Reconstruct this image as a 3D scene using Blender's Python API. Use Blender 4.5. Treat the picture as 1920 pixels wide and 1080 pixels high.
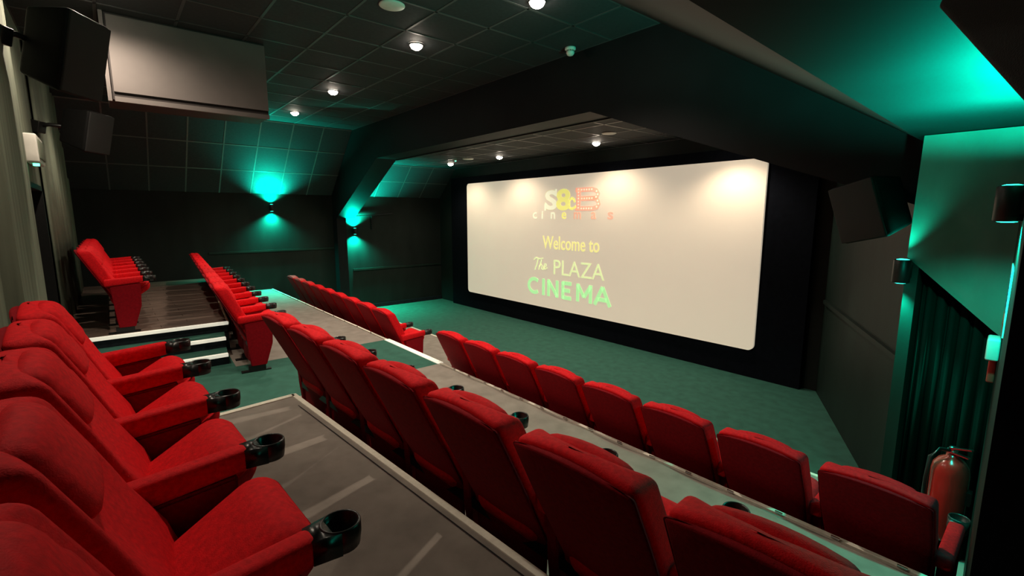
import bpy, bmesh, math, random
from mathutils import Vector, Matrix
random.seed(7)
for o in list(bpy.data.objects): bpy.data.objects.remove(o)
S = bpy.context.scene
COL = S.collection
PI = math.pi

# ------------------------------------------------------------------ camera, world, exposure
CZ = 2.45                                   # eye height above the lowest floor
cam = bpy.data.objects.new('camera', bpy.data.cameras.new('camera')); COL.objects.link(cam)
cam.data.sensor_width = 36; cam.data.lens = 890 / 1920 * 36
cam.data.clip_start = 0.05; cam.data.clip_end = 100
pt, az = math.radians(8.7), math.radians(180 - 40.2)
fwd = Vector((math.cos(az) * math.cos(pt), math.sin(az) * math.cos(pt), -math.sin(pt)))
cam.location = (0, 0, CZ); cam.rotation_euler = fwd.to_track_quat('-Z', 'Y').to_euler()
S.camera = cam
W = bpy.data.worlds.new('world'); S.world = W; W.use_nodes = True
W.node_tree.nodes['Background'].inputs[0].default_value = (.5, .6, .6, 1)
W.node_tree.nodes['Background'].inputs[1].default_value = 0.02
S.view_settings.view_transform = 'Standard'; S.view_settings.look = 'None'
S.view_settings.gamma = 1; S.view_settings.use_curve_mapping = False
S.view_settings.exposure = 0.0

WARM = (1.0, .83, .66)
TEAL = (0.0, 1.0, .66)
def spot(loc, d, col, power, ang=120, blend=.6, rad=.05):
    l = bpy.data.lights.new('lamp_light', 'SPOT'); l.energy = power; l.color = col
    l.spot_size = math.radians(ang); l.spot_blend = blend; l.shadow_soft_size = rad
    o = bpy.data.objects.new('lamp_light', l); COL.objects.link(o)
    o.location = loc; o.rotation_euler = Vector(d).to_track_quat('-Z', 'Y').to_euler(); return o

# levels (height above the lowest floor)
F0, F3, F2, F1, FP = 0.0, .16, .75, 1.08, 1.11
CEIL, FCEIL = CZ + 1.85, CZ + 1.25

# ------------------------------------------------------------------ materials
def lin(c): return tuple((v/255/12.92 if v/255 <= .04045 else ((v/255+.055)/1.055)**2.4) for v in c)
def mat(name, col, rough=.6, metal=0, noise=None, bump=None, emit=None, es=0, sheen=0, spec=None, coat=0):
    m = bpy.data.materials.new(name); m.use_nodes = True; nt = m.node_tree; b = nt.nodes['Principled BSDF']
    b.inputs['Base Color'].default_value = (*col, 1); b.inputs['Roughness'].default_value = rough
    b.inputs['Metallic'].default_value = metal
    if spec is not None: b.inputs['Specular IOR Level'].default_value = spec
    if sheen:
        b.inputs['Sheen Weight'].default_value = sheen; b.inputs['Sheen Roughness'].default_value = .4
        b.inputs['Sheen Tint'].default_value = (*[min(1, c * 2.2 + .02) for c in col], 1)
    if coat: b.inputs['Coat Weight'].default_value = coat
    if emit: b.inputs['Emission Color'].default_value = (*emit, 1); b.inputs['Emission Strength'].default_value = es
    tc = nt.nodes.new('ShaderNodeTexCoord')
    if noise:
        sc, amt, stretch = noise
        mp = nt.nodes.new('ShaderNodeMapping'); mp.inputs['Scale'].default_value = stretch
        n = nt.nodes.new('ShaderNodeTexNoise'); n.inputs['Scale'].default_value = sc; n.inputs['Detail'].default_value = 6
        r = nt.nodes.new('ShaderNodeValToRGB')
        r.color_ramp.elements[0].position = .3; r.color_ramp.elements[1].position = .7
        r.color_ramp.elements[0].color = (*[c * (1 - amt) for c in col], 1)
        r.color_ramp.elements[1].color = (*[min(1, c * (1 + amt)) for c in col], 1)
        nt.links.new(tc.outputs['Object'], mp.inputs[0]); nt.links.new(mp.outputs[0], n.inputs[0])
        nt.links.new(n.outputs[0], r.inputs[0]); nt.links.new(r.outputs[0], b.inputs['Base Color'])
    if bump:
        n2 = nt.nodes.new('ShaderNodeTexNoise'); n2.inputs['Scale'].default_value = bump[0]; n2.inputs['Detail'].default_value = 4
        bp = nt.nodes.new('ShaderNodeBump'); bp.inputs['Strength'].default_value = bump[1]; bp.inputs['Distance'].default_value = .004
        nt.links.new(tc.outputs['Object'], n2.inputs[0]); nt.links.new(n2.outputs[0], bp.inputs['Height'])
        nt.links.new(bp.outputs[0], b.inputs['Normal'])
    return m
M = {}
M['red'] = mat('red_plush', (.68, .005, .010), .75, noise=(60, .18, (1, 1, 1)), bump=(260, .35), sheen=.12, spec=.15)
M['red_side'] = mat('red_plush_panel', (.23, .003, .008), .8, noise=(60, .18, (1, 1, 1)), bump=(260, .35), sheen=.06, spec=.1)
M['black_plastic'] = mat('black_plastic', (.012, .012, .012), .32, bump=(200, .08))
M['black_metal'] = mat('black_metal', (.01, .01, .01), .4, metal=.3, noise=(30, .2, (1, 1, 1)))
M['grey_carpet'] = mat('grey_carpet', (.26, .232, .20), .75, noise=(7, .16, (1, 1, 1)), bump=(400, .5), spec=.25)
M['green_carpet'] = mat('green_carpet', (.032, .118, .088), .9, noise=(8, .15, (1, 1, 1)), bump=(400, .5), spec=.2)
M['plank'] = mat('brown_vinyl', (.13, .095, .075), .42, noise=(6, .3, (1.5, .2, 1)), bump=(60, .1))
M['nosing_added_glow'] = mat('step_edge_added_glow', (.85, .83, .70), .5, noise=(40, .05, (1, 1, 1)), emit=(1, .97, .80), es=.5)  # pale nosing with slight emission added for brightness, as if it were lit
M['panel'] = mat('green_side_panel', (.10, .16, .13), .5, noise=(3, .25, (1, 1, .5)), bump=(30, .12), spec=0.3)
M['curtain'] = mat('dark_green_curtain', (.004, .009, .007), .8, noise=(6, .2, (1, 1, .2)), spec=0.08)
M['nosing'] = mat('pale_nosing', (.86, .83, .70), .5, noise=(40, .08, (1, 1, 1)))
M['riser'] = mat('dark_riser', (.01, .014, .018), .6, noise=(20, .3, (1, 1, 1)), spec=0.15)
M['wall_black'] = mat('black_green_paint', (.011, .015, .013), .6, noise=(3, .25, (1, 1, .3)), bump=(30, .1), spec=0.15)
M['wall_back'] = mat('grey_green_drape', (.15, .17, .125), .8, noise=(4, .3, (3, 3, .15)), bump=(40, .1), spec=0.2)
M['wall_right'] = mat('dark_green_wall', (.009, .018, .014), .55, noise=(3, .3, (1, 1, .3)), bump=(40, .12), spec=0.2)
M['ceiling'] = mat('dark_ceiling_tile', (.028, .030, .033), .75, noise=(25, .15, (1, 1, 1)), bump=(80, .15), spec=0.2)
M['tee_dark'] = mat('ceiling_tee_dark', (.042, .043, .044), .5, noise=(30, .1, (1, 1, 1)))
M['soffit'] = mat('low_soffit', (.009, .011, .011), .7, noise=(2, .15, (1, 1, 1)), spec=0.06)
M['tee'] = mat('ceiling_tee', (.09, .09, .088), .35, metal=.2, noise=(30, .1, (1, 1, 1)))
M['plaster'] = mat('dark_plaster', (.020, .023, .024), .6, noise=(2, .15, (1, 1, 1)), bump=(20, .08), spec=0.2)
M['arch'] = mat('arch_black', (.005, .006, .007), .6, noise=(3, .2, (1, 1, 1)), spec=0.15)
M['bulk'] = mat('bulkhead_grey', (.115, .10, .094), .7, noise=(3, .1, (1, 1, 1)))
M['bulk_dark'] = mat('bulkhead_frame', (.03, .025, .024), .6, noise=(5, .1, (1, 1, 1)), spec=0.2)
M['mask'] = mat('screen_masking', (.0035, .0045, .007), .95, noise=(20, .2, (1, 1, 1)), spec=.05)
M['screen'] = mat('screen_white', (.66, .57, .44), .75, noise=(2, .02, (1, 1, 1)), emit=(.66, .57, .44), es=.62)
M['white'] = mat('white_plastic', (.62, .60, .55), .45, noise=(20, .05, (1, 1, 1)))
M['speaker_black'] = mat('speaker_black', (.0045, .0045, .0045), .6, noise=(30, .2, (1, 1, 1)), spec=0.12)
M['grille'] = mat('speaker_grille', (.008, .008, .008), .8, bump=(500, .5))
M['lamp'] = mat('lamp_glow', (1, .9, .8), .5, emit=(1, .86, .70), es=60)
M['teal_lamp'] = mat('teal_lamp_glow', (.2, 1, .8), .5, emit=(.02, 1, .7), es=6)
M['green_led'] = mat('green_led', (.1, 1, .6), .5, emit=(.1, 1, .5), es=5)
M['ext_red'] = mat('extinguisher_red', (.55, .02, .016), .22, noise=(10, .06, (1, 1, 1)), coat=.6)
M['chrome'] = mat('chrome', (.7, .7, .7), .2, metal=1, noise=(20, .05, (1, 1, 1)))
M['sign'] = mat('sign_white', (.7, .7, .66), .5, noise=(20, .05, (1, 1, 1)))
M['sign_red'] = mat('sign_red', (.45, .03, .02), .5, noise=(20, .05, (1, 1, 1)))
M['sign_ink'] = mat('sign_ink', (.02, .03, .05), .5, noise=(20, .05, (1, 1, 1)))
M['clear'] = mat('clear_acrylic', (.5, .52, .5), .15, noise=(20, .05, (1, 1, 1)))
SCR = (.66, .57, .44)
def glow(name, tint, k=1.0):
    c = tuple(a*b*k for a, b in zip(SCR, tint)); return mat(name, tuple(min(.9, v) for v in c), .75, noise=(3, .02, (1, 1, 1)), emit=c, es=.85)
M['p_cream'] = glow('projected_cream', (1.10, 1.25, 1.15))
M['p_yellow'] = glow('projected_yellow', (1.15, 1.25, .45))
M['p_red'] = glow('projected_coral', (1.2, .62, .55))
M['p_pink'] = glow('projected_pink', (1.1, .66, .56))
M['p_lemon'] = glow('projected_lemon', (1.15, 1.25, .60))
M['p_lime'] = glow('projected_lime', (1.0, 1.35, .85))
M['p_green'] = glow('projected_green', (.58, 1.32, .74))
M['p_edge'] = glow('projected_outline', (.85, .85, .75))

# ------------------------------------------------------------------ helpers
def finish(name, bm, m, parent=None, smooth=False):
    bmesh.ops.recalc_face_normals(bm, faces=bm.faces)
    me = bpy.data.meshes.new(name); bm.to_mesh(me); bm.free()
    mm = M[m] if isinstance(m, str) else m
    me.materials.append(mm)
    if smooth:
        for p in me.polygons: p.use_smooth = True
    o = bpy.data.objects.new(name, me); COL.objects.link(o)
    if parent: o.parent = parent
    return o
def tag(o, label=None, cat=None, group=None, kind=None):
    if label: o['label'] = label
    if cat: o['category'] = cat
    if group: o['group'] = group
    if kind: o['kind'] = kind
    return o
def thing(name, loc, rz=0, label=None, cat=None, group=None, kind=None):
    o = bpy.data.objects.new(name, None); COL.objects.link(o); o.empty_display_size = .1
    o.location = loc; o.rotation_euler = (0, 0, rz); return tag(o, label, cat, group, kind)
def struct(name, bm, m, parent=None, smooth=False):
    o = finish(name, bm, m, parent, smooth)
    if not parent: o['kind'] = 'structure'
    return o
def box(bm, x0, x1, y0, y1, z0, z1, mtx=None):
    v = [bm.verts.new((x, y, z)) for z in (z0, z1) for x, y in ((x0, y0), (x1, y0), (x1, y1), (x0, y1))]
    for f in ((0, 3, 2, 1), (4, 5, 6, 7), (0, 1, 5, 4), (1, 2, 6, 5), (2, 3, 7, 6), (3, 0, 4, 7)): bm.faces.new([v[i] for i in f])
    if mtx: bmesh.ops.transform(bm, matrix=mtx, verts=v)
    return v
def slab(bm, pts, z0, z1):
    """extruded polygon in plan"""
    a = [bm.verts.new((x, y, z0)) for x, y in pts]; b = [bm.verts.new((x, y, z1)) for x, y in pts]
    bm.faces.new(a[::-1]); bm.faces.new(b); n = len(pts)
    for i in range(n): bm.faces.new((a[i], a[(i+1) % n], b[(i+1) % n], b[i]))
def slab_y(bm, pts, y0, y1):
    """extruded polygon given in x,z"""
    a = [bm.verts.new((x, y0, z)) for x, z in pts]; b = [bm.verts.new((x, y1, z)) for x, z in pts]
    bm.faces.new(a[::-1]); bm.faces.new(b); n = len(pts)
    for i in range(n): bm.faces.new((a[i], a[(i+1) % n], b[(i+1) % n], b[i]))
def prism(bm, a, b, off):
    """quad a0 a1 b1 b0 thickened by off"""
    P = [Vector(a[0]), Vector(a[1]), Vector(b[1]), Vector(b[0])]; Q = [p + Vector(off) for p in P]
    v = [bm.verts.new(p) for p in P + Q]
    for f in ((3, 2, 1, 0), (4, 5, 6, 7), (0, 1, 5, 4), (1, 2, 6, 5), (2, 3, 7, 6), (3, 0, 4, 7)): bm.faces.new([v[i] for i in f])
def bar(bm, p0, p1, w, h, up=(0, 0, 1)):
    p0, p1 = Vector(p0), Vector(p1); d = (p1 - p0).normalized(); s = d.cross(Vector(up)).normalized(); u = s.cross(d)
    v = [bm.verts.new(p + s * a * w / 2 + u * b * h / 2) for p in (p0, p1) for a, b in ((-1, -1), (1, -1), (1, 1), (-1, 1))]
    for f in ((3, 2, 1, 0), (4, 5, 6, 7), (0, 1, 5, 4), (1, 2, 6, 5), (2, 3, 7, 6), (3, 0, 4, 7)): bm.faces.new([v[i] for i in f])
def tube(bm, pts, r, n=8):
    rings = []
    for i, p in enumerate(pts):
        p = Vector(p); d = (Vector(pts[min(i+1, len(pts)-1)]) - Vector(pts[max(i-1, 0)])).normalized()
        a = Vector((0, 0, 1)) if abs(d.z) < .9 else Vector((1, 0, 0)); s = d.cross(a).normalized(); u = s.cross(d)
        rings.append([bm.verts.new(p + (s * math.cos(t) + u * math.sin(t)) * r) for t in [2*PI*k/n for k in range(n)]])
    for A, B in zip(rings, rings[1:]):
        for k in range(n): bm.faces.new((A[k], A[(k+1) % n], B[(k+1) % n], B[k]))
    bm.faces.new(rings[0][::-1]); bm.faces.new(rings[-1])
def lathe(bm, prof, n=24, c=(0, 0, 0), close=True):
    rings = []
    for r, z in prof:
        rings.append([bm.verts.new((c[0] + r*math.cos(2*PI*k/n), c[1] + r*math.sin(2*PI*k/n), c[2] + z)) for k in range(n)])
    for A, B in zip(rings, rings[1:]):
        for k in range(n): bm.faces.new((A[k], A[(k+1) % n], B[(k+1) % n], B[k]))
    if close: bm.faces.new(rings[0][::-1]); bm.faces.new(rings[-1])
def rbox(bm, sx, sy, sz, r, f=None, mid=(4, 2, 4), rs=3):
    """rounded box centred on the origin, then deformed by f(x,y,z)"""
    H = (sx/2, sy/2, sz/2)
    def axis(h, k):
        a = [-h + r * (1 - math.cos(PI/2 * i/rs)) for i in range(rs)]
        m = [-(h - r) + 2 * (h - r) * i / k for i in range(k + 1)]
        return a + m + [-v for v in a[::-1]]
    A = [axis(H[i], mid[i]) for i in range(3)]
    V = {}
    def vert(i, j, k):
        if (i, j, k) not in V:
            p = Vector((A[0][i], A[1][j], A[2][k])); q = Vector([max(-(H[t]-r), min(H[t]-r, p[t])) for t in range(3)])
            d = p - q
            if d.length > 1e-9: p = q + d.normalized() * r
            V[(i, j, k)] = bm.verts.new(f(*p) if f else p)
        return V[(i, j, k)]
    n = [len(a) - 1 for a in A]
    for i in range(n[0]):
        for j in range(n[1]):
            for k in (0, n[2]): bm.faces.new((vert(i, j, k), vert(i+1, j, k), vert(i+1, j+1, k), vert(i, j+1, k)))
    for i in range(n[0]):
        for k in range(n[2]):
            for j in (0, n[1]): bm.faces.new((vert(i, j, k), vert(i+1, j, k), vert(i+1, j, k+1), vert(i, j, k+1)))
    for j in range(n[1]):
        for k in range(n[2]):
            for i in (0, n[0]): bm.faces.new((vert(i, j, k), vert(i, j+1, k), vert(i, j+1, k+1), vert(i, j, k+1)))
def NB(): return bmesh.new()

# ------------------------------------------------------------------ floors
XL, YB, YF = -12.0, -.5, 7.4
bm = NB(); slab(bm, [(XL-.1, 4.60), (.1, 4.60), (-.7, 4.9), (-2.1, 7.5), (XL-.1, 7.5)], -.12, F0)
struct('floor', bm, 'green_carpet')
bm = NB(); slab(bm, [(XL-.1, 2.79), (.3, 2.79), (.3, 4.60), (XL-.1, 4.60)], -.12, F3)
struct('floor', bm, 'grey_carpet')
# level of the second row: grey strips, green aisle
ysB = 2.77
bm = NB(); slab(bm, [(XL-.1, 1.5), (-9.8, 1.36), (-6.85, 1.0), (-6.0, .96), (-6.0, ysB), (XL-.1, ysB)], -.12, F2)
struct('floor', bm, 'grey_carpet')
bm = NB(); slab(bm, [(-4.6, 1.0), (-3.75, 1.0), (1.3, 1.32), (1.3, ysB), (-4.6, ysB)], -.12, F2)
struct('floor', bm, 'grey_carpet')
bm = NB(); slab(bm, [(-6.85, -.6), (-3.70, -.6), (-3.70, 1.0), (-4.6, 1.0), (-4.6, ysB), (-6.0, ysB), (-6.0, .96), (-6.85, 1.0)], -.12, F2)
struct('floor', bm, 'green_carpet')
# near platform under the first row
bm = NB(); slab(bm, [(-3.58, -.6), (1.3, -.6), (1.3, 1.30), (-1.18, 1.14), (-3.75, .97)], -.12, F1)
struct('floor', bm, 'grey_carpet')
# left platform with its boards
PX = -6.85
bm = NB(); slab(bm, [(XL-.1, -.6), (PX, -.6), (PX, 1.05), (-9.8, 1.34), (XL-.1, 1.52)], -.12, FP - .012)
plat = struct('floor', bm, 'riser')
w = .16; k = 0; x = PX - .004
while x > XL:
    x2 = max(x - w + .004, XL); ye = 1.05 + (-x + PX) * .098
    ys = [-.5, .1 + (k % 3) * .28, ye - .01]
    for a, b in zip(ys, ys[1:]):
        bb = NB(); slab(bb, [(x2, a + .002), (x, a + .002), (x, b - .002), (x2, b - .002)], FP - .012, FP)
        finish('plank', bb, 'plank', plat)
    x -= w; k += 1
# steps up to the left platform
st = []
for i, (xe, ztop) in enumerate(((-6.18, F2 + .12), (-6.51, F2 + .24))):
    bm = NB(); slab(bm, [(PX, -.5), (xe, -.5), (xe, .92 + i*.04), (PX, 1.0)], F2, ztop)
    t = struct('floor', bm, 'green_carpet'); st.append((xe, ztop, .92 + i*.04))
    bm = NB(); slab(bm, [(xe, -.5), (xe + .006, -.5), (xe + .006, .92 + i*.04), (xe, .92 + i*.04)], F2 + .12*i, ztop - .03)
    finish('riser', bm, 'riser', t)
bm = NB(); slab(bm, [(PX, -.5), (PX + .006, -.5), (PX + .006, 1.04), (PX, 1.04)], F2 + .24, FP - .03)
finish('riser', bm, 'riser', plat)
# nosings
def nosing(name, pts, z, w=.05, th=.03, m='nosing'):
    bm = NB()
    for a, b in zip(pts, pts[1:]):
        bar(bm, (a[0], a[1], z - th/2 + .006), (b[0], b[1], z - th/2 + .006), w, th)
    return struct(name, bm, m)
nosing('trim_1', [(PX, -.5), (PX, 1.05)], FP, .06, .035, 'nosing_added_glow')
nosing('trim_2', [(st[0][0], -.5), (st[0][0], st[0][2])], st[0][1], .055, .035, 'nosing_added_glow')
nosing('trim_3', [(st[1][0], -.5), (st[1][0], st[1][2])], st[1][1], .055, .035, 'nosing_added_glow')
nosing('trim_4', [(PX, 1.05), (-9.8, 1.34), (XL, 1.52)], FP, .022, .03)
nosing('trim_5', [(-3.58, -.5), (-3.75, .97)], F1, .05)
nosing('trim_6', [(-3.77, .97), (-1.18, 1.14), (1.2, 1.30)], F1, .036)
bm = NB(); bar(bm, (-3.5, .93, F1 + .009), (1.2, 1.245, F1 + .009), .0025, .004)
struct('trim_7', bm, 'riser')
nosing('trim_8', [(XL, 2.80), (-6.0, 2.80)], F2, .03, .05)
nosing('trim_9', [(-4.6, 2.80), (-.02, 2.80)], F2, .03, .05)
nosing('trim_10', [(-6.0, 2.80), (-4.6, 2.80)], F2, .075, .05, 'nosing_added_glow')
# joints and pegs of the metal strip on the second level
bm = NB()
for i in range(16):
    xx = -4.3 + i*.28; box(bm, xx, xx+.04, 2.778, 2.786, F2+.006, F2+.018)
for i in range(10):
    xx = -11 + i*.5; box(bm, xx, xx+.04, 2.778, 2.786, F2+.006, F2+.018)
o = struct('trim_11', bm, 'chrome')
for i in range(2):
    yy = 2.98 + i*.2; zt = F2 - .2*(i+1)
    bm = NB(); box(bm, -6.0, -4.6, 2.8, yy, F3, zt); t = struct('floor', bm, 'green_carpet')
    nosing('trim_%d' % (12 + i), [(-6.0 + .0, yy), (-4.6, yy)], zt, .07, .04, 'nosing_added_glow')
nosing('trim_14', [(XL, 4.6), (-.15, 4.6)], F3, .035, .04)

# ------------------------------------------------------------------ walls
def wall_seg(bm, a, b, z0, z1, n=.12, side=1):
    d = (Vector(b) - Vector(a)).normalized(); off = Vector((d.y, -d.x)) * n * side
    slab(bm, [a, b, (b[0]+off.x, b[1]+off.y), (a[0]+off.x, a[1]+off.y)], z0, z1)
SPR = CZ + .5                                # springing height of the sloped ceilings
bm = NB(); box(bm, XL-.15, XL, -.65, 7.55, -.12, SPR + .02)
struct('wall_left', bm, 'wall_black')
bm = NB(); box(bm, XL-.15, 0, YF, YF+.15, -.12, FCEIL+.1)
struct('wall_front', bm, 'wall_black')
bm = NB(); wall_seg(bm, (-2.15, 7.45), (-.78, 4.74), -.12, CZ+.7, .15, -1)
struct('wall_right', bm, 'wall_right')
bm = NB()
slab(bm, [(-.24, 4.30), (-.105, 2.2), (.02, 2.2), (0, 4.8), (-.7, 4.8), (-.7, 4.3)], -.12, SPR)
struct('wall_right', bm, 'wall_right')
bm = NB(); box(bm, -.100, 1.35, 2.12, 2.195, -.12, SPR); box(bm, 1.2, 1.35, -.6, 2.12, -.12, SPR)
struct('wall_right', bm, 'mask')
# rear wall with doorway, and a pilaster toward the first row
DX0, DX1, DZ = -7.15, -5.78, CZ + .30
bm = NB()
box(bm, XL, DX0, -.62, YB, 0, CEIL); box(bm, DX1, 1.3, -.62, YB, 0, CEIL); box(bm, DX0, DX1, -.62, YB, DZ, CEIL)
struct('wall_back', bm, 'wall_back')
bm = NB(); box(bm, DX0, DX1, -.66, -.60, F2, DZ); d = struct('door_1', bm, 'riser')
bm = NB(); box(bm, DX0, DX0+.05, -.60, -.49, F2, DZ); box(bm, DX1-.05, DX1, -.60, -.49, F2, DZ); box(bm, DX0, DX1, -.60, -.49, DZ-.05, DZ)
finish('door_frame', bm, 'black_metal', d)
bm = NB(); tube(bm, [(DX1-.18, -.585, FP+.95), (DX1-.18, -.55, FP+.95), (DX1-.18, -.55, FP+1.2), (DX1-.18, -.585, FP+1.2)], .012); finish('handle', bm, 'chrome', d)
# vertical drape folds along the rear wall
bm = NB(); N = 90; prev = None
for i in range(N+1):
    xx = DX0 - .02 - (DX0 - XL - .1) * i / N; yy = -.47 + .018*math.sin(i*1.3) + .01*math.sin(i*.43)
    a, b = bm.verts.new((xx, yy, FP)), bm.verts.new((xx, yy, CEIL - .02))
    if prev: bm.faces.new((prev[0], a, b, prev[1]))
    prev = (a, b)
t = finish('wall_drape', bm, 'wall_back', None, True)
tag(t, 'grey-green pleated fabric hung on rear wall behind the platform seats', 'drape')
md = t.modifiers.new('s', 'SOLIDIFY'); md.thickness = .012
bm = NB(); box(bm, -5.2, -4.0, YB, -.42, F2, CEIL)
struct('trim_15', bm, 'wall_back')

# dado rails
bm = NB(); box(bm, XL, XL+.03, 4.75, 7.38, CZ-1.42, CZ-1.37); struct('trim_16', bm, 'wall_right')
bm = NB(); box(bm, XL, XL+.025, 1.6, 4.28, CZ-.83, CZ-.79); struct('trim_17', bm, 'wall_right')
bm = NB(); bar(bm, (-2.08, 7.28, CZ-1.15), (-.80, 4.76, CZ-1.15), .05, .05); struct('trim_18', bm, 'wall_right')
bm = NB(); box(bm, XL, XL+.02, 4.76, 7.38, .0, .10); struct('baseboard_left', bm, 'riser')

# ------------------------------------------------------------------ ceilings
RX0, RX1 = -10.55, -2.85
def tee(bm, a, b, w=.024, h=.008, up=(0, 0, 1)): bar(bm, a, b, w, h, up)
bm = NB(); box(bm, RX0-.1, RX1+.05, -.62, 4.75, CEIL+.02, CEIL+.10)
ce = struct('ceiling', bm, 'ceiling')
tile_me = None
def tile(parent, mtx, sx=.592, sy=.592, mname='ceiling'):
    global tile_cache
    key = (round(sx, 3), round(sy, 3))
    if key not in tile_cache:
        b = NB(); v = box(b, -sx/2, sx/2, -sy/2, sy/2, 0, .014)
        low = [f for f in b.faces if all(abs(q.co.z) < 1e-6 for q in f.verts)]
        r = bmesh.ops.inset_region(b, faces=low, thickness=.02, depth=0)
        for f in low:
            for q in f.verts: q.co.z -= .006
        bmesh.ops.recalc_face_normals(b, faces=b.faces)
        me = bpy.data.meshes.new('ceiling_tile'); b.to_mesh(me); b.free(); me.materials.append(M[mname]); tile_cache[key] = me
    o = bpy.data.objects.new('ceiling_tile', tile_cache[key]); COL.objects.link(o); o.parent = parent; o.matrix_local = mtx
    return o
tile_cache = {}
tb = NB()
nx = 13; px = (RX1 - RX0) / nx; y0 = -.5; ny = 8; py = .6
for i in range(nx):
    for j in range(ny):
        tile(ce, Matrix.Translation((RX0 + px*(i+.5), y0 + py*(j+.5), CEIL + .006)), px-.012)
for i in range(nx+1): tee(tb, (RX0+px*i, y0, CEIL), (RX0+px*i, 4.29, CEIL))
for j in range(ny+1): tee(tb, (RX0, y0+py*j, CEIL), (RX1, y0+py*j, CEIL))
finish('grid_bar', tb, 'tee_dark', ce)
# left slope (two bays, either side of the arch)
sl = Vector((RX0 - XL, 0, CEIL - SPR)); L = sl.length; su = sl.normalized(); sn = Vector((-su.z, 0, su.x))
for (ya, yb, LL) in ((-.5, 4.3, L), (4.74, 7.4, (FCEIL - SPR)/su.z)):
    A = Vector((XL, 0, SPR)); B = A + su*LL
    bm = NB(); prism(bm, ((A.x, ya, A.z), (A.x, yb, A.z)), ((B.x, ya, B.z), (B.x, yb, B.z)), sn*.06)
    s = struct('ceiling', bm, 'ceiling')
    tb = NB(); n1 = max(1, round(LL/.6)); n2 = round((yb-ya)/.6); p1 = LL/n1; p2 = (yb-ya)/n2
    for i in range(n1):
        for j in range(n2):
            c = A + su*p1*(i+.5); m = Matrix(((su.x, 0, sn.x, c.x), (0, 1, 0, ya+p2*(j+.5)), (su.z, 0, sn.z, c.z), (0, 0, 0, 1)))
            m = m @ Matrix.Translation((0, 0, -.018)); tile(s, m, p1-.012, p2-.012)
    for i in range(1, n1+1):
        c = A + su*p1*i - sn*.022; tee(tb, (c.x, ya, c.z), (c.x, yb, c.z), .024, .008, tuple(sn))
    for j in range(1, n2):
        yy = ya+p2*j; a = A - sn*.022; b = B - sn*.022; tee(tb, (a.x, yy, a.z), (b.x, yy, b.z), .024, .008, tuple(sn))
    finish('grid_bar', tb, 'tee', s)
# right slope and the low soffit above the aisle seats by the right wall
bm = NB(); prism(bm, ((-.75, 4.32, SPR), (-.6, -.6, SPR)), ((RX1, 4.32, CEIL), (RX1, -.6, CEIL)), (.04, 0, .06))
struct('ceiling', bm, 'plaster')
bm = NB(); slab(bm, [(-.75, 4.32), (-.6, -.62), (1.35, -.62), (1.35, 2.3), (0, 2.3), (0, 4.4)], SPR, SPR + .08)
struct('ceiling', bm, 'soffit')
# front ceiling above the screen
FX0, FX1 = XL + (FCEIL - SPR)/(CEIL - SPR)*(RX0 - XL), -3.8
bm = NB(); box(bm, FX0-.05, FX1+.02, 4.6, 7.5, FCEIL+.02, FCEIL+.08)
fc = struct('ceiling', bm, 'ceiling'); tb = NB()
nx = 12; px = (FX1-FX0)/nx
ny = 4; py = .66
for i in range(nx):
    for j in range(ny): tile(fc, Matrix.Translation((FX0+px*(i+.5), 4.75+py*(j+.5), FCEIL+.006)), px-.012, py-.012)
for i in range(nx+1): tee(tb, (FX0+px*i, 4.75, FCEIL), (FX0+px*i, 7.4, FCEIL))
for j in range(ny+1): tee(tb, (FX0, 4.75+py*j, FCEIL), (FX1, 4.75+py*j, FCEIL))
finish('grid_bar', tb, 'tee', fc)
bm = NB(); prism(bm, ((FX1, 4.6, FCEIL), (FX1, 7.5, FCEIL)), ((-.5, 4.6, CZ+.03), (-.5, 7.5, CZ+.03)), (0, 0, .08))
struct('ceiling', bm, 'plaster')
# portal arch between the two ceilings
outer = [(XL, 0), (XL, SPR+.02), (RX0, CEIL+.05), (RX1, CEIL+.05), (-.72, SPR+.03), (-.3, SPR+.03), (-.3, 0)]
inner = [(-.74, 0), (-.74, CZ+.07), (-3.72, CZ+1.16), (-9.35, CZ+1.15), (-10.55, CZ+.53), (-11.74, CZ-.07), (-11.74, 0)]
bm = NB()
def quadstrip(P, Q, y0, y1):
    for (a, b), (c, d_) in zip(zip(P, P[1:]), zip(Q, Q[1:])): slab_y(bm, [a, b, d_, c], y0, y1)
P = [(XL, 0), (XL, SPR), (RX0, CEIL+.02), (RX1, CEIL+.02), (-.74, SPR+.03), (-.3, SPR+.03), (-.3, 0)]
Q = inner[::-1]
slab_y(bm, [(XL, 0), (XL, CZ-.07), (-11.74, CZ-.07), (-11.74, 0)], 4.3, 4.53)
slab_y(bm, [(XL, CZ-.07), (XL, SPR), (RX0, CEIL+.02), (RX1, CEIL+.02), (-.74, SPR+.03), (-.74, CZ+.07), (-3.72, CZ+1.16), (-9.35, CZ+1.15), (-10.55, CZ+.53), (-11.74, CZ-.07)], 4.3, 4.74)
slab_y(bm, [(-.74, SPR+.03), (-.74, 0), (-.2, 0), (-.2, SPR+.03)], 4.3, 4.74)
struct('trim_19', bm, 'arch')
# pale edge of the arch underside
bm = NB(); bar(bm, (-3.74, 4.745, CZ+1.155), (-1.6, 4.745, CZ+.375), .03, .02); bar(bm, (-9.35, 4.745, CZ+1.14), (-3.72, 4.745, CZ+1.155), .05, .02)
struct('trim_20', bm, 'plaster')
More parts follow.
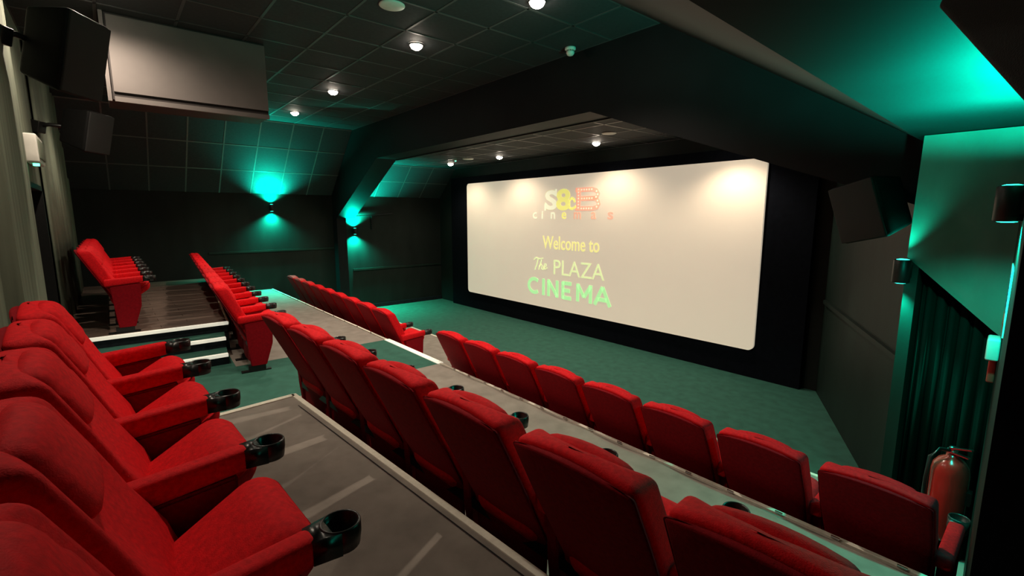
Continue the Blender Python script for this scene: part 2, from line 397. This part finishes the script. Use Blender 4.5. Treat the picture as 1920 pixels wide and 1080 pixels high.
# boxed column on the right: lit panel with a sloping lower edge, curtain below
yp = 3.98
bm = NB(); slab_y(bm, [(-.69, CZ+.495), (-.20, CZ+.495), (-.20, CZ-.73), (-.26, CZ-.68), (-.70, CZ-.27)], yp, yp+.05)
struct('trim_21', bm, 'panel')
bm = NB(); slab_y(bm, [(-.70, SPR), (-.20, SPR), (-.20, CZ-.73), (-.26, CZ-.68), (-.70, CZ-.27)], yp+.05, 4.3); box(bm, -.70, -.635, yp+.005, 4.3, F3, CZ-.30); struct('trim_22', bm, 'wall_right')
bm = NB(); prev = None; N = 48
for i in range(N+1):
    xx = -.63 + .43*i/N; yy = 4.16 + .022*math.sin(i*.9) + .008*math.sin(i*2.3)
    a, b = bm.verts.new((xx, yy, F3+.01)), bm.verts.new((xx, yy, CZ-.29-.932*(xx+.70)))
    if prev: bm.faces.new((prev[0], a, b, prev[1]))
    prev = (a, b)
t = finish('curtain', bm, 'curtain', None, True); md = t.modifiers.new('s', 'SOLIDIFY'); md.thickness = .01
tag(t, 'dark green pleated curtain hanging below the teal-lit panel at right wall', 'curtain')
# bulkhead with pale panel, upper left
bx = -6.0
bm = NB(); box(bm, bx-.5, bx, .13, 1.5, CZ+1.08, CEIL); b_ = struct('trim_23', bm, 'bulk_dark')
bm = NB(); box(bm, bx, bx+.02, .17, 1.5, CZ+1.15, CEIL-.02); finish('face_panel', bm, 'bulk', b_)
bm = NB(); box(bm, bx, bx+.035, .17, 1.5, CZ+1.06, CZ+1.105); finish('edge_strip', bm, 'bulk', b_)
bm = NB(); box(bm, bx, bx+.03, .12, .15, CZ+1.06, CEIL); finish('edge_strip', bm, 'bulk', b_)

# ------------------------------------------------------------------ screen
bm = NB()
slab_y(bm, [(-11.2, 0), (-2.3, 0), (-2.3, CZ+.66), (-3.2, CZ+.99), (-11.2, CZ+.99)], 7.28, 7.39)
mk = tag(finish('screen_surround', bm, 'mask'), 'matt black masking wall surrounding the lit cinema screen', 'screen surround')
sc = thing('cinema_screen', (-6.665, 7.28, CZ-2.02), 0, 'large wide cream cinema screen with rounded corners showing a welcome slide', 'screen')
def rrect(x0, x1, z0, z1, r, n=6):
    pts = []
    for cx, cz, a0 in ((x1-r, z0+r, -90), (x1-r, z1-r, 0), (x0+r, z1-r, 90), (x0+r, z0+r, 180)):
        for i in range(n+1):
            a = math.radians(a0 + 90*i/n); pts.append((cx+r*math.cos(a), cz+r*math.sin(a)))
    return pts
hw = 3.72
bm = NB(); slab_y(bm, rrect(-hw, hw, 0, 2.83, .09), -.045, -.004)
finish('screen_cloth', bm, 'screen', sc)
X0, ZB = -6.665, -2.02                        # screen origin in camera-relative numbers
def lettering(s, x0, x1, z0, z1, m, bold=0, depth=.004, y=-.047):
    cu = bpy.data.curves.new('lettering', 'FONT'); cu.body = s; cu.offset = bold; cu.extrude = .01; cu.resolution_u = 4
    o = bpy.data.objects.new('lettering', cu); COL.objects.link(o)
    bpy.context.view_layer.update()
    me = bpy.data.meshes.new_from_object(o.evaluated_get(bpy.context.evaluated_depsgraph_get()))
    bpy.data.objects.remove(o)
    xs = [v.co.x for v in me.vertices]; ys = [v.co.y for v in me.vertices]
    a, b, c, d = min(xs), max(xs), min(ys), max(ys)
    for v in me.vertices:
        u = (v.co.x - a)/(b - a); w_ = (v.co.y - c)/(d - c)
        v.co = (x0 + u*(x1-x0) - X0, y - (depth if v.co.z > 0 else 0), z0 + w_*(z1-z0) - ZB)
    me.materials.clear(); me.materials.append(M[m])
    ob = bpy.data.objects.new('lettering', me); COL.objects.link(ob); ob.parent = sc; return ob
# top logo: S & B with bulbs, 'cinemas', welcome lines
lettering('S', -7.47, -7.08, .10, .54, 'p_edge', .03, .002); lettering('S', -7.455, -7.095, .115, .525, 'p_cream', .03)
for (x0, x1, z0, z1) in ((-7.155, -7.11, .40, .54), (-7.47, -7.425, .10, .24)):
    bm = NB(); box(bm, x0-X0, x1-X0, -.053, -.047, z0-ZB, z1-ZB); finish('lettering', bm, 'p_cream', sc)
lettering('8', -7.12, -6.72, .10, .54, 'p_yellow', .03, .005)
bm = NB()
pts = [(-6.60, .26), (-6.62, .32), (-6.68, .35), (-6.75, .30), (-6.77, .22), (-6.73, .14), (-6.66, .13), (-6.56, .18)]
for a, b in zip(pts, pts[1:]): bar(bm, (a[0]-X0, -.05, a[1]-ZB), (b[0]-X0, -.05, b[1]-ZB), .05, .006, (0, 1, 0))
finish('lettering', bm, 'p_yellow', sc)
# B drawn from thick strokes
def stroke(pts, w, m, dep=.006, base=-.047):
    bm = NB(); n = len(pts); off = []
    for i in range(n):
        a = Vector(pts[max(i-1, 0)]); b = Vector(pts[min(i+1, n-1)]); d = (b-a).normalized(); off.append(Vector((-d.y, d.x)) * w/2)
    L_ = [Vector(p)+o for p, o in zip(pts, off)]; R_ = [Vector(p)-o for p, o in zip(pts, off)]
    for i in range(n-1):
        slab_y(bm, [(q.x-X0, q.y-ZB) for q in (L_[i], L_[i+1], R_[i+1], R_[i])], base-dep, base)
    return finish('lettering', bm, m, sc)
bx0 = -6.56
stroke([(bx0-.02, .50), (bx0+.42, .50), (bx0+.52, .47), (bx0+.56, .41), (bx0+.54, .36), (bx0+.47, .33), (bx0+.1, .33)], .085, 'p_red')
stroke([(bx0+.1, .33), (bx0+.47, .33), (bx0+.56, .28), (bx0+.58, .22), (bx0+.54, .16), (bx0+.44, .135), (bx0-.02, .135)], .085, 'p_red')
stroke([(bx0+.06, .52), (bx0+.06, .11)], .11, 'p_red')
bm = NB()
dots = [(bx0+.06, .15+.06*i) for i in range(7)] + [(bx0+.14+.065*i, .50) for i in range(5)] + [(bx0+.15+.065*i, .33) for i in range(5)] \
     + [(bx0+.14+.065*i, .135) for i in range(5)] + [(bx0+.52, .46), (bx0+.55, .40), (bx0+.51, .35), (bx0+.55, .28), (bx0+.57, .22), (bx0+.53, .165)]
for cx, cz in dots:
    slab_y(bm, [(cx-X0+.018*math.cos(t*PI/4), cz-ZB+.018*math.sin(t*PI/4)) for t in range(8)], -.056, -.050)
tag(finish('bulb_dots', bm, 'p_cream', sc), kind='stuff')
cin = [('c', -7.84, 'p_cream'), ('i', -7.56, 'p_cream'), ('n', -7.28, 'p_cream'), ('e', -6.96, 'p_yellow'), ('m', -6.62, 'p_pink'), ('a', -6.17, 'p_pink'), ('s', -5.76, 'p_red')]
for ch, x, m in cin: lettering(ch, x, x + (.19 if ch == 'm' else .045 if ch == 'i' else .13), -.075, .065 if ch != 'i' else .09, m, .015)
lettering('Welcome to', -7.52, -5.94, -.72, -.44, 'p_lemon', .008)
lettering('PLAZA', -7.17, -5.80, -1.25, -.94, 'p_lime', -.006)
def bold_word(glyphs, x0, z0, h, wd, m):
    for g, off, wg in glyphs:
        for path in g:
            stroke([(x0 + off + a*wg, z0 + b*h) for a, b in path], wd, m)
ARC = [(.5 + .5*math.cos(math.radians(t)), .5 + .5*math.sin(math.radians(t))) for t in range(48, 313, 22)]
CN = [([ARC], .04, .36), ([[(0, -.09), (0, 1.09)]], .52, .1), ([[(0, -.09), (0, 1.09)], [(0, 1.0), (1, 0)], [(1, -.09), (1, 1.09)]], .68, .26),
      ([[(0, -.09), (0, 1.09)], [(0, 1.0), (1, 1.0)], [(0, .5), (.85, .5)], [(0, 0), (1, 0)]], 1.11, .24),
      ([[(0, -.09), (0, 1.09)], [(0, 1.04), (.5, .25)], [(.5, .25), (1, 1.04)], [(1, -.09), (1, 1.09)]], 1.53, .34),
      ([[(0, -.09), (.5, 1.09)], [(.5, 1.09), (1, -.09)], [(.22, .28), (.78, .28)]], 1.98, .38)]
bold_word(CN, -8.0, -1.72, .31, .078, 'p_green')
stroke([(-7.80, -.98), (-7.73, -.93), (-7.60, -.95), (-7.50, -.93)], .022, 'p_lime')
stroke([(-7.66, -.95), (-7.70, -1.08), (-7.76, -1.20)], .026, 'p_lime')
stroke([(-7.55, -.97), (-7.60, -1.10), (-7.64, -1.19)], .022, 'p_lime')
stroke([(-7.62, -1.12), (-7.56, -1.06), (-7.53, -1.10), (-7.55, -1.17), (-7.50, -1.18), (-7.46, -1.12)], .022, 'p_lime')
stroke([(-7.47, -1.12), (-7.41, -1.10), (-7.40, -1.05), (-7.45, -1.05), (-7.48, -1.12), (-7.45, -1.17), (-7.37, -1.13)], .022, 'p_lime')

# ------------------------------------------------------------------ cinema chairs
HB = 1.0                                   # top of the back
def lean(z): return .045 - .30 * (z - .36) / (HB - .36)      # y of the middle of the back at height z
def back_def(w):
    def f(x, y, z):
        zz = z + .665; u = x/(w/2); t = (zz - .36)/(HB - .36)
        yy = lean(zz) + y
        if y > 0:                                            # front side: raised wings, lumbar roll
            yy += .045 * max(0, abs(u) - .55)/.45 * min(1, max(0, t)*1.6) - .018*(1 - min(1, abs(u)/.5))
            yy += .022 * math.exp(-((t-.25)/.16)**2)
        zz -= .028 * u*u * max(0, t)                          # arched top
        return Vector((x * (1 - .05*max(0, t-.6)), yy, zz))
    return f
def build_chair(name, label, group, right_arm=False):
    t = thing(name, (0, 0, 0), 0, label, 'cinema chair', group)
    bm = NB(); rbox(bm, .49, .095, .62, .034, back_def(.49), (8, 2, 8)); finish('backrest', bm, 'red', t, True)
    def head(x, y, z):
        u = x/.18; zz = .862 + z; yy = lean(zz) + .046 + y - .012*u*u
        if z > 0: zz -= .02*u*u
        return Vector((x, yy, zz + .012))
    bm = NB(); rbox(bm, .35, .085, .20, .04, head, (6, 2, 4)); finish('headrest', bm, 'red', t, True)
    def shell(x, y, z):
        zz = .528 + z; u = x/.245; tt = (zz-.36)/(HB-.36)
        return Vector((x*(1-.05*max(0, tt-.6))*(1-.10*max(0, .5-tt)), lean(max(zz, .34)) - .060 + y + .018*u*u*(1 if y < 0 else 0), zz - .028*u*u*max(0, tt)))
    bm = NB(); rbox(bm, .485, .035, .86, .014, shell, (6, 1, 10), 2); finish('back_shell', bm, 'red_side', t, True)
    def seat(x, y, z):                                      # tip-up cushion, half raised
        u = x/.22; v = (y + .24)/.48
        zz = z + (.022*(1-u*u) if z > 0 else 0) - (.0 if z > 0 else -.03*v)
        c_, s_ = math.cos(math.radians(30)), math.sin(math.radians(30)); yy = y + .21
        return Vector((x, -.03 + yy*c_ - zz*s_, .33 + yy*s_ + zz*c_))
    bm = NB(); rbox(bm, .44, .42, .165, .08, seat, (6, 6, 1), 5); finish('seat', bm, 'red', t, True)
    for sx in ([-1, 1] if right_arm else [-1]):
        ax = sx*.282
        def arm(x, y, z):
            v = (y + .19)/.37
            return Vector((ax + x, y + .092, .582 + z + .022*v + (0 if z > 0 else .01*v)))
        bm = NB(); rbox(bm, .070, .37, .085, .022, arm, (2, 6, 2), 3); a = finish('armrest', bm, 'red', t, True)
        # cup holder: open ring cup with a neck
        bm = NB(); n = 24; cy, cz = .340, .642; ro, ri = .048, .0395
        prof = [(ro, 0), (ro+.001, -.012), (ro, -.02), (ro-.003, -.075), (ri-.006, -.085), (.001, -.085)]
        rings = [[bm.verts.new((ax + r*math.cos(2*PI*k/n), cy + r*math.sin(2*PI*k/n), cz + z)) for k in range(n)] for r, z in
                 [(.001, -.052), (ri-.004, -.052), (ri, -.004), (ri+.003, 0), (ro-.003, .001), (ro, -.004), (ro, -.03), (ro-.004, -.06), (.001, -.063)]]
        for A, B in zip(rings, rings[1:]):
            for k in range(n): bm.faces.new((A[k], A[(k+1) % n], B[(k+1) % n], B[k]))
        bm.faces.new(rings[0]); bm.faces.new(rings[-1][::-1])
        slab(bm, [(ax-.035, .262), (ax+.035, .262), (ax+.046, .325), (ax+.030, .310), (ax-.030, .310), (ax-.046, .325)], cz-.060, cz-.002)
        finish('cup_holder', bm, 'black_plastic', a, True)
        bm = NB(); P_ = [(-.04, .545), (.24, .565), (.225, .30), (.15, .06), (.0, .06), (-.02, .30)]
        A = [bm.verts.new((ax-.03, y, z)) for y, z in P_]; B = [bm.verts.new((ax+.03, y, z)) for y, z in P_]
        bm.faces.new(A[::-1]); bm.faces.new(B)
        for i in range(6): bm.faces.new((A[i], A[(i+1) % 6], B[(i+1) % 6], B[i]))
        bmesh.ops.bevel(bm, geom=bm.edges[:], offset=.008, segments=2, affect='EDGES')
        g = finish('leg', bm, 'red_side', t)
        bm = NB(); box(bm, ax-.032, ax+.032, -.10, .19, 0, .014); box(bm, ax-.024, ax+.024, -.03, .14, .014, .065)
        finish('foot', bm, 'black_metal', g)
    bm = NB(); bar(bm, (-.25, .08, .25), (.25, .08, .25), .05, .04); bar(bm, (-.25, .0, .31), (.25, .0, .31), .04, .05)
    finish('frame_bar', bm, 'black_metal', t)
    return t
def copy_tree(o, parent=None):
    c = o.copy(); COL.objects.link(c)
    if parent: c.parent = parent
    for ch in list(o.children): copy_tree(ch, c)
    return c
proto = {False: build_chair('cinema_chair', None, None), True: build_chair('cinema_chair', None, None, True)}
used = {False: False, True: False}
def chair(x, y, z, rz, label, group, right=False, sx=1):
    o = proto[right] if not used[right] else copy_tree(proto[right]); used[right] = True
    o.location = (x, y, z); o.rotation_euler = (0, 0, rz); o.scale = (sx, 1, 1); o['label'] = label; o['group'] = group
ORD = ['first', 'second', 'third', 'fourth', 'fifth', 'sixth', 'seventh', 'eighth', 'ninth', 'tenth']
# nearest row (front and arms seen), farthest chair by the aisle
a = math.radians(2.6)
for k in range(5):
    x = -3.05 + .57*k; y = .02 + .042*(x + 1.06)
    chair(x, y, F1, a, 'red plush cinema chair seen from its side, %s from the aisle in the nearest row' % ORD[k], 'chairs in the nearest row', right=(k == 4))
# second row, right of the aisle
for k in range(7):
    x = -3.77 + .564*k; y = 1.135 + .055*(x + 3.87)
    chair(x, y, F2, math.radians(3.2), 'red cinema chair back, %s from the aisle, row below the near platform' % ORD[k], 'chairs in the second row right of the aisle', right=(k == 6))
# second row, left of the aisle
for k in range(10):
    x = -5.97 - .567*k; y = 1.08 - .074*(x + 5.97)
    chair(x, y, F2, math.radians(-4.3), 'red chair facing away, %s from the aisle in the row below the brown platform' % ORD[k], 'chairs in the second row left of the aisle', right=(k == 0))
# front row, right of the aisle
for k in range(8):
    x = -4.46 + .563*k
    chair(x, 3.09, F3, 0, 'dark red chair back, %s from the aisle in the front row, right block' % ORD[k], 'chairs in the front row right of the aisle', right=(k == 7))
# front row, left of the aisle
for k in range(9):
    x = -6.25 - .605*k
    chair(x, 3.10 - .03*(x + 6.25), F3, math.radians(-1.7), 'small red chair back, %s from the aisle in the front row, left block' % ORD[k], 'chairs in the front row left of the aisle', right=(k == 0), sx=1.06)
# platform row at the rear left
for k in range(6):
    x = -7.26 - .57*k
    chair(x, -.01, FP, 0, 'red chair on the brown platform by the drape, %s from the steps' % ORD[k], 'chairs on the rear left platform', right=(k == 0))

# ------------------------------------------------------------------ ceiling fittings
def downlight(x, y, z, label, group, power, ang=130, dz=None):
    t = thing('downlight', (x, y, z), 0, label, 'downlight', group)
    bm = NB(); lathe(bm, [(.085, -.002), (.083, -.012), (.070, -.014), (.068, -.002)], 24, close=False); finish('bezel', bm, 'black_metal', t, True)
    bm = NB(); lathe(bm, [(.068*math.cos(q*PI/12), -.004 - .055*math.sin(q*PI/12)) for q in range(6)] + [(.002, -.059)], 20, close=True); finish('lamp', bm, 'lamp', t, True)
    l = spot((x, y, z-.085), (0, 0, -1), WARM, power, ang, .7, .045); l.name = 'downlight_light'
g1, g2, g3 = 'downlights in the main ceiling', 'downlights above the screen', 'downlights over the nearest row'
ztop = CEIL - .004
PW = 168
downlight(-4.9, 2.77, ztop, 'brightest round downlight in the upper middle of the dark ceiling', g1, PW)
downlight(-7.45, 2.78, ztop, 'round downlight beside the left end of the main ceiling, middle of three in line', g1, PW)
downlight(-9.4, 2.79, ztop, 'round downlight farthest left, closest to the teal-lit sloping tiles', g1, PW)
downlight(-3.27, 3.05, ztop, 'round downlight at the top edge of the photo, right of the brightest one', g1, PW*1.1)
downlight(-5.45, .02, ztop, 'round downlight shining on the pale bulkhead panel', g3, PW*.8, 172)
downlight(-3.2, .15, ztop, 'round downlight above the nearest row by its aisle end', g3, PW*.6)
downlight(-8.6, .5, ztop, 'round downlight above the rear left platform', g3, PW*.5)
fz = FCEIL - .004
downlight(-5.55, 6.6, fz, 'round downlight above the screen beside the white disc', g2, 85, 140)
downlight(-8.17, 6.55, fz, 'round downlight above the screen, middle one of the three', g2, 85, 140)
downlight(-10.0, 6.5, fz, 'round downlight above the left end of the screen, nearest the green light', g2, 85, 140)
downlight(-3.35, 6.7, CZ+1.06, 'round downlight above the right end of the screen, behind the dark beam', g2, 85, 140)
def disc(x, y, z, r, label):
    t = thing('ceiling_speaker', (x, y, z), 0, label, 'ceiling speaker', 'white round ceiling speakers')
    bm = NB(); lathe(bm, [(r, 0), (r, -.008), (r*.9, -.014)], 28); finish('grille', bm, 'white', t, True)
    bm = NB(); lathe(bm, [(r*1.03, 0), (r*1.03, -.006), (r*.99, -.01)], 28); finish('rim', bm, 'white', t, True)
disc(-4.16, 2.12, ztop, .11, 'white round ceiling speaker at the top edge above the brightest downlight')
disc(-4.80, 6.0, fz, .11, 'white round disc in the low ceiling above the middle of the screen')
disc(-8.95, 6.28, fz, .12, 'white round disc in the low ceiling above the left end of the screen')
t = thing('indicator_light', (-9.3, 6.18, fz), 0, 'tiny green indicator light beside the far left white ceiling disc', 'indicator light')
bm = NB(); lathe(bm, [(.03, 0), (.03, -.015), (.02, -.02)], 16); finish('base', bm, 'white', t, True)
bm = NB(); lathe(bm, [(.016, -.02), (.016, -.03), (.008, -.036)], 12); finish('lamp', bm, 'green_led', t, True)
t = thing('smoke_detector', (-3.88, 4.13, CEIL-.004), 0, 'small white smoke detector hanging from the dark ceiling near the arch', 'smoke detector')
bm = NB(); lathe(bm, [(.06, 0), (.06, -.022), (.05, -.03)], 24); finish('base', bm, 'white', t, True)
bm = NB(); lathe(bm, [(.03, -.03), (.045, -.045), (.045, -.062), (.03, -.082), (.012, -.088)], 24); finish('sensor_dome', bm, 'white', t, True)
bm = NB()
for k in range(8): a = k*PI/4; bar(bm, (.036*math.cos(a), .036*math.sin(a), -.03), (.036*math.cos(a), .036*math.sin(a), -.047), .008, .008, (1, 0, 0))
finish('vent_rib', bm, 'black_plastic', t)

# ------------------------------------------------------------------ teal wall lights
def sconce(x, y, z, out, label, pu, pd, ang=110, off=.075, bl=.9):
    t = thing('wall_light', (x, y, z), math.atan2(out[1], out[0]), label, 'wall light', 'teal up-and-down wall lights')
    bm = NB(); lathe(bm, [(.045, -.075), (.048, -.07), (.048, .07), (.045, .075), (.036, .075), (.034, .05)], 24, (off, 0, 0)); finish('housing', bm, 'black_metal', t, True)
    bm = NB(); box(bm, 0, .04, -.03, .03, -.045, .045); finish('bracket', bm, 'black_metal', t)
    bm = NB(); lathe(bm, [(.034, .076), (.02, .08)], 20, (off, 0, 0)); finish('lamp', bm, 'teal_lamp', t, True)
    bm = NB(); lathe(bm, [(.034, -.077), (.02, -.080)], 20, (off, 0, 0)); finish('lamp', bm, 'teal_lamp', t, True)
    o = Vector(out).normalized() * off
    if pu: spot((x+o.x, y+o.y, z+.09), (0, 0, 1), TEAL, pu, ang, bl, .03)
    if pd: spot((x+o.x, y+o.y, z-.09), (0, 0, -1), TEAL, pd, ang, bl, .03)
sconce(XL, 2.9, CZ+.17, (1, 0, 0), 'black up-and-down wall light with teal beams, left one on the far wall', 900, 650, 130)
sconce(XL, 4.82, CZ-.40, (1, 0, 0), 'black up-and-down wall light with teal beams, beside the far pillar', 1700, 800, 132)
sconce(-.69, 3.975, CZ-.36, (-.45, -1, 0), 'black up-and-down wall light at the lower left corner of the lit right panel', 25, 130, 80, .05)
sconce(-.150, 2.95, CZ+.05, (-1, 0, 0), 'black up-and-down wall light with teal beams at the right edge of the photo', 420, 75, 163, .05, .35)
# conduit by the far left light
bm = NB(); tube(bm, [(XL+.03, 4.76, CZ-.03), (XL+.03, 5.35, CZ+.0), (XL+.03, 5.9, CZ+.05)], .014); tube(bm, [(XL+.03, 5.3, CZ-.0), (XL+.03, 5.3, CZ-.36)], .012)
tag(finish('conduit_pipe', bm, 'black_metal'), 'thin dark pipe crossing the teal glow beside the far pillar', 'pipe')

# ------------------------------------------------------------------ wall speakers
def speaker(x, y, z, rot, dims, label, wall_to):
    t = thing('wall_speaker', (x, y, z), 0, label, 'speaker', 'black surround speakers'); t.rotation_euler = rot
    w_, d_, h_ = dims
    def taper(px_, py_, pz_):
        v = (py_ + d_/2)/d_; return Vector((px_*(1 - .18*(1-v)), py_, pz_*(1 - .22*(1-v))))
    bm = NB(); rbox(bm, w_, d_, h_, .03, taper, (3, 3, 3)); finish('cabinet', bm, 'speaker_black', t, True)
    bm = NB(); rbox(bm, w_*.94, .018, h_*.94, .008, lambda a_, b_, c_: Vector((a_, b_ + d_/2 + .003, c_)), (3, 1, 3), 2); finish('grille', bm, 'grille', t, True)
    R_ = Matrix.LocRotScale(Vector((x, y, z)), t.rotation_euler.to_matrix().to_quaternion(), None).inverted()
    bm = NB(); a_ = R_ @ Vector(wall_to); tube(bm, [a_, a_*.75 + Vector((0, 0, .03)), Vector((0, -d_*.4, 0))], .02, 10)
    rbox(bm, .1, .1, .12, .01, lambda p, q, r: Vector((p, q, r)) + a_*.97)
    finish('bracket', bm, 'black_metal', t, True)
    return t
speaker(-4.95, -.12, CZ+1.18, (math.radians(-14), 0, math.radians(-35)), (.40, .30, .58), 'large black wall speaker at the upper left corner, beside the pale bulkhead', (-4.8, -.44, CZ+1.2))
speaker(-7.0, -.08, CZ+.90, (math.radians(-14), 0, math.radians(-35)), (.36, .28, .44), 'smaller black wall speaker above the doorway, lower one of the left pair', (-7.15, -.47, CZ+.92))
speaker(-.93, 4.03, CZ+.05, (math.radians(-12), math.radians(12), math.radians(150)), (.36, .26, .42), 'black speaker hanging left of the teal-lit panel on the right', (-.9, 4.28, CZ+.15))
speaker(.09, .88, CZ+.26, (math.radians(20), math.radians(-38), math.radians(120)), (.32, .30, .30), 'black speaker filling the upper right corner of the photo', (.7, 1.2, CZ+.47))

# ------------------------------------------------------------------ emergency light above the door
t = thing('emergency_light', (-6.3, YB, CZ+.59), 0, 'small white emergency light box above the doorway on the rear wall', 'emergency light')
bm = NB(); rbox(bm, .56, .09, .25, .015, lambda x, y, z: Vector((x, y+.05, z))); finish('housing', bm, 'white', t, True)
bm = NB(); rbox(bm, .46, .012, .17, .005, lambda x, y, z: Vector((x, y+.098, z)), (2, 1, 2), 2); finish('diffuser', bm, 'wall_back', t, True)
bm = NB(); lathe(bm, [(.022, -.145), (.022, -.124)], 12, (.12, .06, 0)); finish('indicator', bm, 'green_led', t)

# ------------------------------------------------------------------ fire extinguisher, sign and holder by the right wall
t = thing('fire_extinguisher', (-.325, 3.70, CZ-1.93), 0, 'red fire extinguisher with black handle on the right wall beside the front row', 'fire extinguisher')
bm = NB(); lathe(bm, [(.06, 0), (.082, .008), (.088, .03), (.088, .42), (.082, .46), (.06, .495), (.03, .515), (.028, .53)], 32); finish('cylinder', bm, 'ext_red', t, True)
bm = NB(); lathe(bm, [(.020, .53), (.022, .56), (.018, .575)], 16); finish('valve', bm, 'chrome', t, True)
bm = NB(); bar(bm, (-.02, -.01, .565), (.085, -.05, .60), .022, .008); bar(bm, (-.02, -.01, .545), (.075, -.045, .545), .022, .008); finish('handle', bm, 'chrome', t)
bm = NB(); tube(bm, [(0, 0, .55), (-.05, -.05, .56), (-.09, -.06, .50), (-.098, -.055, .35), (-.098, -.05, .12)], .011, 10); finish('hose', bm, 'black_plastic', t, True)
bm = NB()
for i in range(10):
    a0 = math.radians(180 + i*4); a1 = math.radians(180 + (i+1)*4); r = .0895
    v = [bm.verts.new((r*math.cos(q), r*math.sin(q), z)) for q, z in ((a0, .08), (a1, .08), (a1, .17), (a0, .17))]; bm.faces.new(v)
finish('label_sheet', bm, 'sign', t, True)
bm = NB(); box(bm, .06, .105, -.03, .03, .25, .33); finish('wall_bracket', bm, 'black_metal', t)
xw = lambda y: -.105 - (y-2.2)*.0643
def wallthing(name, y, z, label, cat):
    return thing(name, (xw(y) - .001, y, z), math.atan2(1, -.0643) , label, cat)     # local x along the wall, local y out of it
t = wallthing('wall_sign', 3.30, CZ-.40, 'narrow white instruction sign with dark marks in the teal beam on the right wall', 'sign')
bm = NB(); box(bm, -.2, .2, 0, .006, -.16, .16); finish('sign_board', bm, 'sign', t)
bm = NB(); box(bm, -.2, .2, .006, .008, -.16, -.09); finish('sign_band', bm, 'sign_red', t)
bm = NB()
for i in range(7):
    z0 = .12 - i*.028; box(bm, -.17, .17 - .05*(i % 3), .006, .008, z0, z0+.012)
finish('sign_marks', bm, 'sign_ink', t)
t = wallthing('wall_holder', 3.35, CZ-.70, 'small clear and silver wall box below the sign on the right wall', 'wall box')
bm = NB(); rbox(bm, .14, .05, .11, .01, lambda x, y, z: Vector((x, y+.026, z+.04)), (2, 1, 2)); finish('box_body', bm, 'clear', t, True)
bm = NB(); rbox(bm, .06, .03, .12, .008, lambda x, y, z: Vector((x, y+.02, z-.075)), (2, 1, 2)); finish('pull_tab', bm, 'sign_red', t, True)
